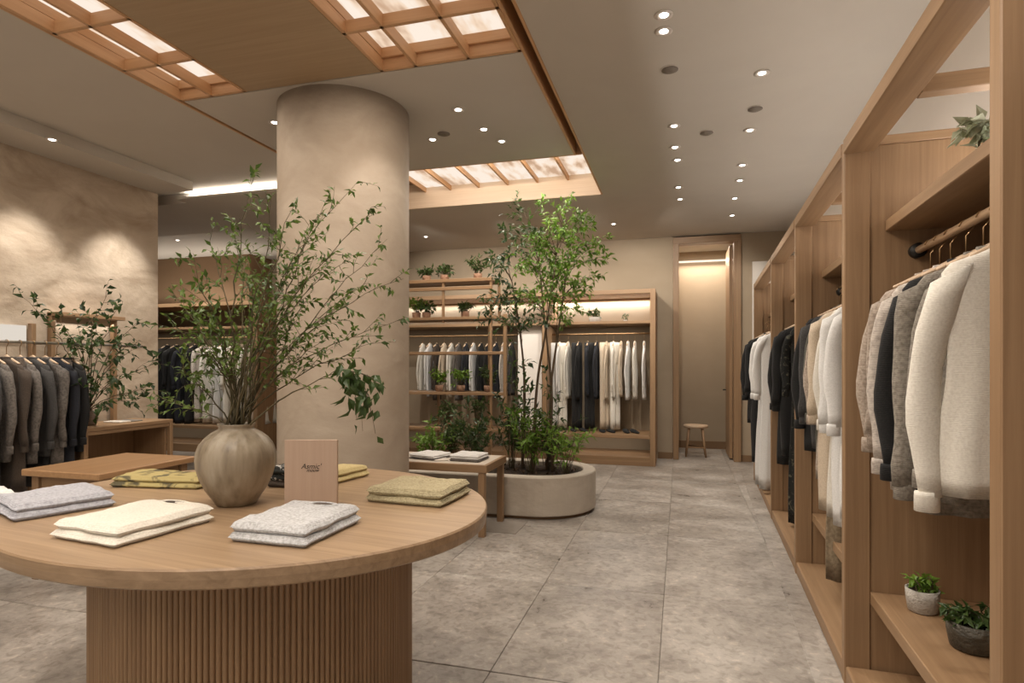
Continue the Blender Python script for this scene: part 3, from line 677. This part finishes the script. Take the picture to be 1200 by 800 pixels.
# vase
vp = atz(277, 590, TZ); VP3 = Vector((vp.x, vp.y, TZ))
vs = thing('vase', 'large round grey beige ceramic vase on the round table', 'vase', VP3); vs.scale = (SS, SS, SS)
def vmod(w, z):
    m = max(0, min(1, (z-.20)/.08))*max(0, min(1, (.365-z)/.04)); return 1-.022*m*(abs(math.sin(w*11)))**.5
prof = [(.078, 0), (.088, .004), (.105, .03), (.134, .075), (.158, .125), (.172, .175), (.177, .215), (.174, .25), (.163, .28), (.142, .308), (.114, .332), (.090, .346), (.078, .353), (.077, .362), (.082, .372), (.084, .377), (.076, .377), (.070, .36), (.075, .33)]
m, nt, bs = newmat('vase_glaze'); mp = coords(nt, (14, 14, 1.8), False); n = N(nt, 'ShaderNodeTexNoise'); n.inputs['Scale'].default_value = 1.5; n.inputs['Detail'].default_value = 5
nt.links.new(mp.outputs[0], n.inputs['Vector']); r = ramp(nt, [(.3, (.15, .115, .08)), (.5, (.28, .23, .165)), (.7, (.37, .315, .24))]); nt.links.new(n.outputs['Fac'], r.inputs[0]); nt.links.new(r.outputs[0], bs.inputs['Base Color'])
bs.inputs['Roughness'].default_value = .38; bump(nt, n.outputs['Fac'], bs, .2, .004)
b_ = MB().lathe(prof, 132, mod=vmod); b_.f.pop(); b_.obj('body', m, vs, smooth=True)
MB().lathe([(.072, .335), (.07, .34)], 24).obj('soil', M_SOIL, vs)

# ------------------------------------------------------------------ plants
def bez(p0, p1, p2, n): return [p0*(1-t)**2 + p1*2*t*(1-t) + p2*t*t for t in [i/(n-1) for i in range(n)]]
def rv(rr, s=1): return Vector((rr.gauss(0, s), rr.gauss(0, s), rr.gauss(0, s)))
def branch(parent, base, tgt, rr, r0, lf, lmat, smat, ntw=7, lpt=6, bow=.25, twl=.22, name='branch', start=.35, droop=0.3, wr_=.22, mid=None):
    base = base - parent.location; tgt = tgt - parent.location; d = tgt-base
    c = mid - parent.location if mid is not None else base + Vector((d.x*.25, d.y*.25, d.z*(.5+bow*.6))) + rv(rr, .04)
    pts = bez(base, c, tgt, 14)
    for i in range(3, 14): pts[i] = pts[i] + rv(rr, .006*d.length/.6*.6)
    s = MB(); k = len(pts); s.tube(pts, [r0*(1-.8*i/(k-1)) for i in range(k)], 5); L = MB()
    def leaves(P, cnt, sp):
        for q in range(cnt):
            t = (q+rr.random())/cnt*(len(P)-1); i = min(int(t), len(P)-2); p = P[i].lerp(P[i+1], t-i)
            tg = (P[i+1]-P[i]).normalized(); dd = tg*.7 + rv(rr, .6) - Vector((0, 0, droop)); ln = lf*rr.uniform(.6, 1.25)
            L.leaf(p, dd, Vector((0, 0, 1))+rv(rr, .6), ln, ln*wr_)
    for q in range(ntw):
        t = start + (1-start)*(q+rr.random())/ntw; x = t*(k-1); i = min(int(x), k-2); p = pts[i].lerp(pts[i+1], x-i)
        dr = ((pts[i+1]-pts[i]).normalized() + rv(rr, .55) + Vector((0, 0, .1))).normalized(); ll = twl*rr.uniform(.5, 1.2)*(1.15-.5*t)
        e = p+dr*ll + Vector((0, 0, -droop*ll*.3)); m_ = p+dr*ll*.5+rv(rr, .015); tp = bez(p, m_, e, 5)
        s.tube(tp, [r0*.35, r0*.3, r0*.25, r0*.2, r0*.12], 3, False); leaves(tp[1:], lpt, 1)
    leaves(pts[int(k*.6):], max(2, lpt), 1)
    o = s.obj(name, smat, parent, 0, True); l = L.obj('leaves', lmat, o); l['kind'] = 'stuff'; return o
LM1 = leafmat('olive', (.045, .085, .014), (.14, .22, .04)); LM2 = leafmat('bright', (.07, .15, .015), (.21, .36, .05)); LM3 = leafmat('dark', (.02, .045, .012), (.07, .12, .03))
rr = random.Random(3)
ar = thing('branch_arrangement', 'tall spray of small-leaved branches standing in the ceramic vase', 'plant', VP3+Vector((0, 0, .30)))
tg = [(300, 205), (322, 232), (345, 240), (272, 258), (245, 282), (215, 300), (200, 345), (232, 335), (205, 385), (252, 372), (212, 430), (192, 470), (285, 300), (305, 330), (335, 285), (365, 262), (378, 245),
      (420, 212), (436, 250), (455, 280), (468, 325), (476, 372), (430, 330), (405, 360), (385, 310), (360, 350), (440, 400), (330, 380), (270, 400), (240, 415), (385, 395), (412, 300), (350, 300), (225, 365)]
for i, (x, y) in enumerate(tg):
    b = VP3 + Vector((0, 0, .305)) + Vector((rr.uniform(-.04, .04), rr.uniform(-.04, .04), 0)); d = 2.46*(1+rr.uniform(-.13, .13))
    branch(ar, b, atd(x, y, d), rr, .0042, .034, LM1, M_TWIG, 11, 6, .2, .17, start=.34)
# drooping spray with big leaves, each a part of its own
b = VP3 + Vector((.04, 0, .305)); m_ = atd(352, 408, 2.37); e = atd(402, 434, 2.33)
o1 = branch(ar, b, e, rr, .005, .036, LM1, M_TWIG, 3, 3, .2, .12, start=.6, mid=atd(335, 455, 2.37))
sp = MB(); ends = [(432, 468), (418, 492), (440, 508), (452, 455), (408, 470), (425, 505)]
LP = [MB().leaf(Vector((0, 0, 0)), Vector((0, 0, -1)), Vector((0, -1, .3)), .058, .015).mesh('leaf', LM3)]
dro = []
for (x, y) in ends:
    P = bez(e-ar.location, atd((402+x)/2+8, 436, 2.31)-ar.location, atd(x, y, 2.33+rr.uniform(-.06, .06))-ar.location, 9); sp.tube(P, [.003, .003, .0026, .0024, .002, .0018, .0015, .001, .001], 4)
    for q in range(1, 9):
        for w in range(2):
            if rr.random() < .8: dro.append((P[q]+rv(rr, .02), rr.uniform(-.9, .9), rr.uniform(-.7, .7), rr.uniform(0, 6.3), rr.uniform(.75, 1.25)))
sp.obj('twigs', M_TWIG, ar)
for (p, rx, ry, rz, s_) in dro:
    l = bpy.data.objects.new('leaf', LP[0]); C.objects.link(l); l.parent = ar; l.location = p; l.rotation_euler = (rx, ry, rz*.35); l.scale = (s_, s_, s_)

# ------------------------------------------------------------------ left: rack, console, bench
lr = thing('wall_rack', 'oak and steel clothes rack fixed to the limewash wall', 'clothes rack', (-5.18, 0, 0))
MB().tube([(0, 1.6, 1.64), (0, 4.75, 1.64)], .011, 10).obj('hanging_rail', M_METAL, lr, smooth=True)
for y in (2.2, 3.93, 4.1, 4.72): box('post', OZ, -.355, -.305, y-.02, y+.02, 0, 1.93 if y > 3.95 else 1.82, lr)
for y in (2.2, 3.93, 4.72): MB().tube([(0, y, 1.64), (-.31, y, 1.64)], .008, 8).obj('bracket', M_METAL, lr, smooth=True)
box('shelf', OY, -.36, -.20, 4.08, 4.74, 1.90, 1.935, lr)
ws = thing('led_strip', 'glowing light strip on the wall behind the dark coats', 'light strip', (-5.545, 3.2, 1.66)); box('diffuser', emis('rack_led', (1, .9, .78), .75), 0, .01, -1.2, .70, 0, .14, ws, 0)
area((-5.5, 4.4, 1.86), (0, math.radians(-15), 0), .05, .6, 1.2, NEUT)
cl = [cBRN, cGR2, cCHA, cGR2, cBRN, cGR2, cCHA, cGR2, cNAV, cBLK]; nl = ['brown', 'stone grey', 'charcoal', 'flecked grey', 'dark brown', 'grey', 'charcoal black', 'mottled grey', 'navy', 'black']
for k in range(10):
    hang('jacket' if k % 3 else 'coat', cl[k], .78+.05*((k*2) % 3) + (.12 if k % 4 == 0 else 0), .19, .6, (-5.18, 3.1+.1*k, 1.64), 0, '%s garment on the left wall rack, %s from the left end' % (nl[k], ORD[k]), 'clothes on the left wall rack', 'hanger on the left wall rack, %s from the left end' % ORD[k], k)
for k in range(5):
    garment('trousers', cBLK if k % 2 else cBRN, 1.06, .14, 0, (-5.18, 3.16+.19*k, 1.50), 0, 'dark trousers under the jackets on the left rack, %s from the left' % ORD[k], 'trousers on the left wall rack', k)

CZ = .90
co = thing('console', 'oak console with open front against the limewash wall', 'console', (-5.5, 4.0, 0))
box('top', OY, 0, .5, 0, .95, CZ-.035, CZ, co); box('end_panel', OZ, .02, .46, .04, .06, .04, CZ-.035, co); box('end_panel', OZ, .02, .46, .89, .91, .04, CZ-.035, co)
for (x, y) in ((.46, .0), (.46, .91), (0, 0), (0, .91)): box('leg', OZ, x, x+.04, y, y+.04, 0, CZ-.035, co)
box('back_panel', OZ, .03, .05, .06, .89, .04, CZ-.035, co); box('bottom_board', OY, .02, .46, .06, .89, .30, .33, co); box('front_rail', OY, .47, .49, .04, .91, CZ-.07, CZ-.035, co)
pp = Vector((-5.22, 4.22, CZ)); pt = thing('plant_pot', 'small rough brown clay pot on the oak console', 'pot', pp)
MB().lathe([(.05, 0), (.065, .02), (.075, .07), (.066, .12), (.05, .14), (.042, .135), (.04, .1)], 32).obj('body', plaster('clay', (.16, .115, .085), (.24, .18, .14), 14, .9, .4), pt, smooth=True)
pl2 = thing('branch_arrangement', 'loose leafy branches in the clay pot on the oak console', 'plant', pp+Vector((0, 0, .12)))
for (x, y) in [(25, 346), (62, 368), (92, 376), (125, 345), (146, 352), (165, 378), (185, 425), (178, 455), (85, 425), (98, 455), (140, 440), (152, 402), (78, 398), (130, 468), (112, 395), (160, 470), (105, 365), (170, 405)]:
    e = atd(x, y, 5.2*(1+rr.uniform(-.06, .03))); r_ = ray(x, y)
    if e.x < -5.25: e = atd(x, y, -5.25/r_.x)
    branch(pl2, pp+Vector((0, 0, .13)), e, rr, .005, .066, LM3, M_BARK, 8, 4, .35, .24, start=.35, wr_=.27)
mg = thing('magazine', 'open magazine lying on the oak console', 'magazine', (-5.25, 4.6, CZ)); box('page', plain('paper', (.7, .66, .6)), -.1, .1, -.13, 0, .0, .012, mg); box('page', plain('paper2', (.2, .19, .17)), -.1, .1, .002, .13, 0, .01, mg)

bn = thing('bench_table', 'low rectangular oak table left of the round table', 'table', (-4.28, 2.98, 0))
box('top', oak('y', (.34, .19, .09), (.44, .265, .135), .4, 'honey'), 0, .68, 0, .80, .705, .75, bn, .006)
for (x, y) in ((.04, .04), (.58, .04), (.04, .70), (.58, .70)): box('leg', OZ, x, x+.06, y, y+.06, 0, .705, bn)
box('apron', OX, .10, .58, .06, .08, .62, .705, bn); box('apron', OX, .10, .58, .72, .74, .62, .705, bn); box('apron', OY, .06, .08, .10, .70, .62, .705, bn); box('apron', OY, .60, .62, .10, .70, .62, .705, bn)

# ------------------------------------------------------------------ planter
def stadium(x0, x1, yc, r, z, n=24):
    P = [(x1 + r*math.cos(-PI/2+PI*i/n), yc + r*math.sin(-PI/2+PI*i/n), z) for i in range(n+1)] + [(x0 + r*math.cos(PI/2+PI*i/n), yc + r*math.sin(PI/2+PI*i/n), z) for i in range(n+1)]
    return P
PY = 5.99; pn = thing('planter', 'long oval concrete planter with rounded end beside the white table', 'planter', (0, 0, 0))
s = MB(); R = [stadium(-3.4, -1.38, PY, r, z) for r, z in ((.54, .035), (.56, .035), (.562, .05), (.562, .39), (.555, .40), (.44, .40), (.43, .39), (.43, .30))]; s.ring(R, False); s.obj('basin', M_CONC, pn)
MB().ring([stadium(-3.4, -1.38, PY, .52, z) for z in (0, .04)]).obj('plinth', M_DARKW, pn)
sr = random.Random(5); so = MB().ring([stadium(-3.4, -1.38, PY, r, z) for r, z in ((.44, .33), (.38, .355), (.2, .36), (.02, .365))]).obj('soil', M_SOIL, pn, smooth=True)
bk = MB()
for k in range(500):
    x = sr.uniform(-3.3, -1.02); y = PY+sr.uniform(-.36, .36); bk.leaf(Vector((x, y, .362)), rv(sr)*1, Vector((0, 0, 1)), .05, .014)
b1 = bk.obj('bark_mulch', plaster('mulch', (.03, .018, .01), (.12, .075, .045), 40, .95, .5), pn); b1['kind'] = 'stuff'

# indoor tree
tb = Vector((-1.62, 6.0, .35)); tr = thing('indoor_tree', 'slender bamboo-like tree with bright canopy rising from the planter', 'tree', tb)
stems = [[(625, 548), (626, 460), (640, 390), (652, 300)], [(648, 556), (642, 470), (655, 385), (668, 290)], [(640, 552), (650, 480), (640, 395), (632, 310)], [(612, 548), (616, 470), (612, 400), (600, 330)]]
SP = []
for i, S in enumerate(stems):
    dd = 6.05+.08*i; P = [atd(x, y, dd)-tb for x, y in S]; Q = bez(P[0], P[1], (P[1]+P[2])/2, 7)+bez((P[1]+P[2])/2, P[2], P[3], 7)[1:]
    SP += Q
    MB().tube(Q, [.017*(1-.6*j/12) for j in range(13)], 8).obj('stem', M_BARK, tr, smooth=True)
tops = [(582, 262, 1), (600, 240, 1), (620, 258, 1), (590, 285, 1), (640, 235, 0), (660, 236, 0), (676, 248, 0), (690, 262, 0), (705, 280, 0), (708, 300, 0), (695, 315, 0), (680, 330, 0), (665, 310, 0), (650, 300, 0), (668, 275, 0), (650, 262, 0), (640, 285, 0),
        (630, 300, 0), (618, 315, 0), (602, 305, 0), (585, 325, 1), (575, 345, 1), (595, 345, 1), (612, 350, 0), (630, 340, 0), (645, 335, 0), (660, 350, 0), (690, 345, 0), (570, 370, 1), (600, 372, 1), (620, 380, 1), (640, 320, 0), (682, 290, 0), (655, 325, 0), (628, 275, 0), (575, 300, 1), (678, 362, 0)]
for (x, y, k) in tops:
    for rep in range(2):
        e = atd(x+rr.uniform(-9, 9), y+rr.uniform(-9, 9), 6.1+rr.uniform(-.45, .45))
        cand = [p+tb for p in SP if p.z+tb.z < e.z-.12 and p.z+tb.z > 1.5] or [SP[6]+tb]
        bs_ = min(cand, key=lambda p: (p-e).length + rr.uniform(0, .35))
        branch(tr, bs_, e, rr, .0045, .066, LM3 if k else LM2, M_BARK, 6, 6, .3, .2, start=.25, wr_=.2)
# lower foliage around it
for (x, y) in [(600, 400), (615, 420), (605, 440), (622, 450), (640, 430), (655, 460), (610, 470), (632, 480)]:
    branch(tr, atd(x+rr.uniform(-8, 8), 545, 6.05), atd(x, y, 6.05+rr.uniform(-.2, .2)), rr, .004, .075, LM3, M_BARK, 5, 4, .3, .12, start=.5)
# shrubs in the planter
def shrub(label, px, w, h, seed, lmat, lfl=.09, n=12, Y=None, name='shrub', lw=.2, z=.36, group='shrubs in the concrete planter', cat='shrub', X=None):
    q = random.Random(seed); Y = Y or PY; x0 = X if X is not None else pxX(px, Y); p0 = Vector((x0, Y, z)); t = thing(name, label, cat, p0, 0, group)
    for i in range(n):
        a = 2*PI*i/n+q.uniform(-.3, .3); r = w*q.uniform(.3, 1); e = p0+Vector((r*math.cos(a), r*math.sin(a)*.8, h*q.uniform(.55, 1.0)*(1-.3*r/w)))
        branch(t, p0+Vector((q.uniform(-.03, .03), q.uniform(-.03, .03), -.01)), e, q, .0035, lfl, lmat, M_TWIG, max(2, int(3*h/.5)), 4, .35, w*.4, 'frond', .25, .4, lw)
    return t
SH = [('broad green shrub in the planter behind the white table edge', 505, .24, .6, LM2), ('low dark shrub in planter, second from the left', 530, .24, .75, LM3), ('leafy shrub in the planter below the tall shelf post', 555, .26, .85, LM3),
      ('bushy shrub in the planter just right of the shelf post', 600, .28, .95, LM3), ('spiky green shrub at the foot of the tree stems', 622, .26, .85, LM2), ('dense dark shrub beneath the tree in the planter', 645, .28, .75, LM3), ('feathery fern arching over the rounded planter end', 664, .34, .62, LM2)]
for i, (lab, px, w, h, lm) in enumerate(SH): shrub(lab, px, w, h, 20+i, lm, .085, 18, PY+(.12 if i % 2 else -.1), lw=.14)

# display shelf
EY = 6.92; ex = [pxX(480, EY)-.55, pxX(501, EY), pxX(519, EY), pxX(575, EY), pxX(592, EY)]
es = thing('display_shelf', 'open oak display shelf with plants behind the planter', 'shelf unit', (0, EY, 0))
x0, x1 = ex[0], ex[4]
xb = pxX(574, EY+.36)
for x, y, zt in ((x0, 0, 2.5), (x0, .36, 2.5), (x1, 0, 2.07), (xb, .36, 2.07)): box('post', OZ, x-.02, x+.02, y-.02, y+.02, 0, zt, es)
for x in (ex[2], ex[3]): box('post', OZ, x-.015, x+.015, .0, .03, 1.98 if x == ex[2] else .45, 2.5, es)
box('post', OZ, ex[1]-.015, ex[1]+.015, .34, .37, 0, 1.13, es)
for z in (2.05, 1.62, 1.12, .68):
    box('shelf_rail', OX, x0+.02, x1-.02, -.015, .02, z-.035, z, es); box('shelf_rail', OX, x0+.02, xb-.02, .34, .375, z-.035, z, es)
for z in (2.05, 1.62, 1.12, .68): MB().tube([(x1, .015, z-.018), (xb, .345, z-.018)], .02, 4).obj('side_rail', OY, es)
for z in (2.05, 1.12, .68): box('shelf_board', OX, x0+.02, (x0+x1)/2+.0, .02, .34, z-.022, z-.002, es) if z == 1.12 else box('shelf_board', OX, x0+.02, xb-.02, .02, .34, z-.022, z-.002, es)
for z in (2.52, 2.42): box('top_rail', OX, x0-.02, ex[3]+.02, -.015, .02, z-.04, z, es)
box('top_rail', OX, x0-.02, ex[3]+.02, .34, .375, 2.48, 2.52, es); box('top_board', OX, x0, ex[3], .02, .34, 2.49, 2.51, es)
box('post', OZ, ex[3]-.015, ex[3]+.015, .34, .37, 1.98, 2.48, es)
gp = 'potted plants on the display shelf'
M_POT = plaster('terracotta', (.30, .17, .11), (.42, .26, .18), 18, .85, .3); M_POTW = plaster('pale_pot', (.42, .39, .35), (.52, .49, .44), 25, .85, .5)
def pot(loc, r, h, mat, lab, grp=None, lowrim=True):
    t = thing('plant_pot', lab, 'pot', loc, 0, grp); MB().lathe([(r*.7, 0), (r*.85, h*.06), (r*.97, h*.6), (r, h), (r*.9, h), (r*.86, h*.85)], 28).obj('body', mat, t, smooth=True)
    MB().lathe([(r*.86, h*.82), (r*.84, h*.86)], 20).obj('soil', M_SOIL, t); return t
for i, (px, z, w, h, lm, what) in enumerate([(488, 2.05, .16, .26, LM2, 'top left tier beside the pillar'), (500, 2.05, .12, .2, LM3, 'middle tier right of the pillar'), (545, 2.05, .1, .16, LM3, 'right half of the middle tier'),
        (500, 2.52, .12, .14, LM3, 'very top board at the left'), (521, 2.52, .12, .16, LM3, 'very top board in the middle'), (560, 2.52, .16, .26, LM3, 'very top board at the right'),
        (540, 1.12, .16, .3, LM2, 'lower tier in the centre'), (572, 1.12, .16, .3, LM3, 'lower tier beside the corner post'), (515, 1.12, .14, .26, LM2, 'lower tier at the left'), (525, .68, .18, .3, LM3, 'bottom tier at the left'), (560, .68, .18, .36, LM3, 'bottom tier at the right')]):
    X = pxX(px, EY+.18); pot((X, EY+.18, z), .055, .08, M_POT, 'small terracotta pot on the display shelf, ' + what, 'terracotta pots on the display shelf')
    shrub('small leafy plant on the display shelf, ' + what, px, w, h, 50+i, lm, .06, 15, name='potted_plant', z=z+.065, group=gp, cat='plant', X=X, Y=EY+.18)
# pots on cabinet A's shelf
def shelfplant(px, Y, z, lab1, lab2, r, h, mat, lm, w, hh, seed, lfl=.06, X=None, n=10):
    X = pxX(px, Y) if X is None else X; pot((X, Y, z), r, h, mat, lab1); shrub(lab2, px, w, hh, seed, lm, lfl, n, Y, 'potted_plant', .25, z+h*.82, None, 'plant', X)
shelfplant(697, 9.1, 2.10, 'pale pot on the lit shelf of the back right cabinet', 'small green plant on the lit shelf of the back right cabinet', .09, .08, M_POTW, LM3, .1, .17, 81)
shelfplant(733, 9.2, 2.10, 'tiny pot at the right of the lit cabinet shelf', 'tiny sprig at the right of the lit cabinet shelf', .03, .04, M_POTW, LM3, .05, .12, 82, .03, n=4)
# pots in wardrobe bay 1
p1 = atz(1081, 716, .43); p2 = atz(1141, 760, .43)
shelfplant(0, p1.y, .43, 'rough pale grey pot on the low wardrobe shelf', 'small leafy green plant in the pale grey wardrobe pot', .062, .095, M_POTW, LM2, .055, .085, 83, .035, p1.x, 12)
shelfplant(0, p2.y, .43, 'wide dark olive pot at the right edge of low wardrobe shelf', 'low dark mossy plant in the dark wardrobe pot', .085, .10, plaster('dark_pot', (.03, .027, .02), (.10, .088, .065), 12, .5, .5), LM3, .085, .06, 84, .04, p2.x, 20)
p3 = U(.3, 2.38, 2.095); shelfplant(0, p3.y, 2.095, 'little pot on the upper wardrobe shelf', 'trailing plant with pale and green leaves on the upper wardrobe shelf', .05, .07, M_POTW, leafmat('pale', (.10, .16, .03), (.5, .52, .4)), .11, .17, 85, .06, p3.x, 12)

# ------------------------------------------------------------------ white table
wt = thing('side_table', 'white-topped oak table with folded shirts beside the planter', 'table', (-3.25, 4.76, 0))
wtw = 1.69; box('tabletop', oak('x', (.60, .52, .43), (.68, .60, .51), .4, 'whitewash'), .03, wtw-.03, .03, .56, .60, .612, wt, .001)
box('frame', OX, 0, wtw, 0, .035, .545, .61, wt); box('frame', OX, 0, wtw, .555, .59, .545, .61, wt); box('frame', OY, 0, .035, .036, .554, .545, .61, wt); box('frame', OY, wtw-.035, wtw, .036, .554, .545, .61, wt)
for (x, y) in ((.02, .01), (wtw-.08, .01), (.02, .53), (wtw-.075, .53)): box('leg', OZ, x, x+.055, y, y+.055, 0, .545, wt)
gw = 'folded clothes on the white-topped table'
folded((526, 540), (561, 542), (569, 530), .613, cWHT, 'folded white shirts stacked on the white-topped table near its corner', gw, .018, 3, 11, depth=.26, mat2=cGR2)
folded((478, 537), (508, 540), (520, 529), .613, cWHT, 'folded white shirt on the white-topped table next to the pillar', gw, .014, 3, 12, depth=.28, mat2=cGR2)
bo = thing('brochure', 'thin pale brochure lying between the folded white shirts', 'brochure', atz(516, 538, .613), .5); box('page', plain('paper'+'3', (.62, .56, .5)), -.06, .06, -.1, .1, 0, .008, bo)

# ------------------------------------------------------------------ stool
sp_ = Vector((.24, 10.0, 0)); st = thing('stool', 'small round wooden stool in the lit alcove', 'stool', sp_)
MB().lathe([(.16, .455), (.185, .462), (.19, .48), (.185, .5), (.15, .503)], 32).obj('seat', oak('x', (.5, .36, .24), (.62, .47, .33), .5, 'stooloak'), st, smooth=True)
for (x, y) in ((-1, -1), (1, -1), (-1, 1), (1, 1)): MB().tube([(x*.10, y*.10, .46), (x*.15, y*.15, 0)], [.02, .015], 10).obj('leg', OZ, st, smooth=True)
for (a, b) in (((-.135, -.135), (.135, -.135)), ((-.13, .13), (.13, .13))): MB().tube([(*a, .15), (*b, .15)], .01, 8).obj('stretcher', OX, st, smooth=True)
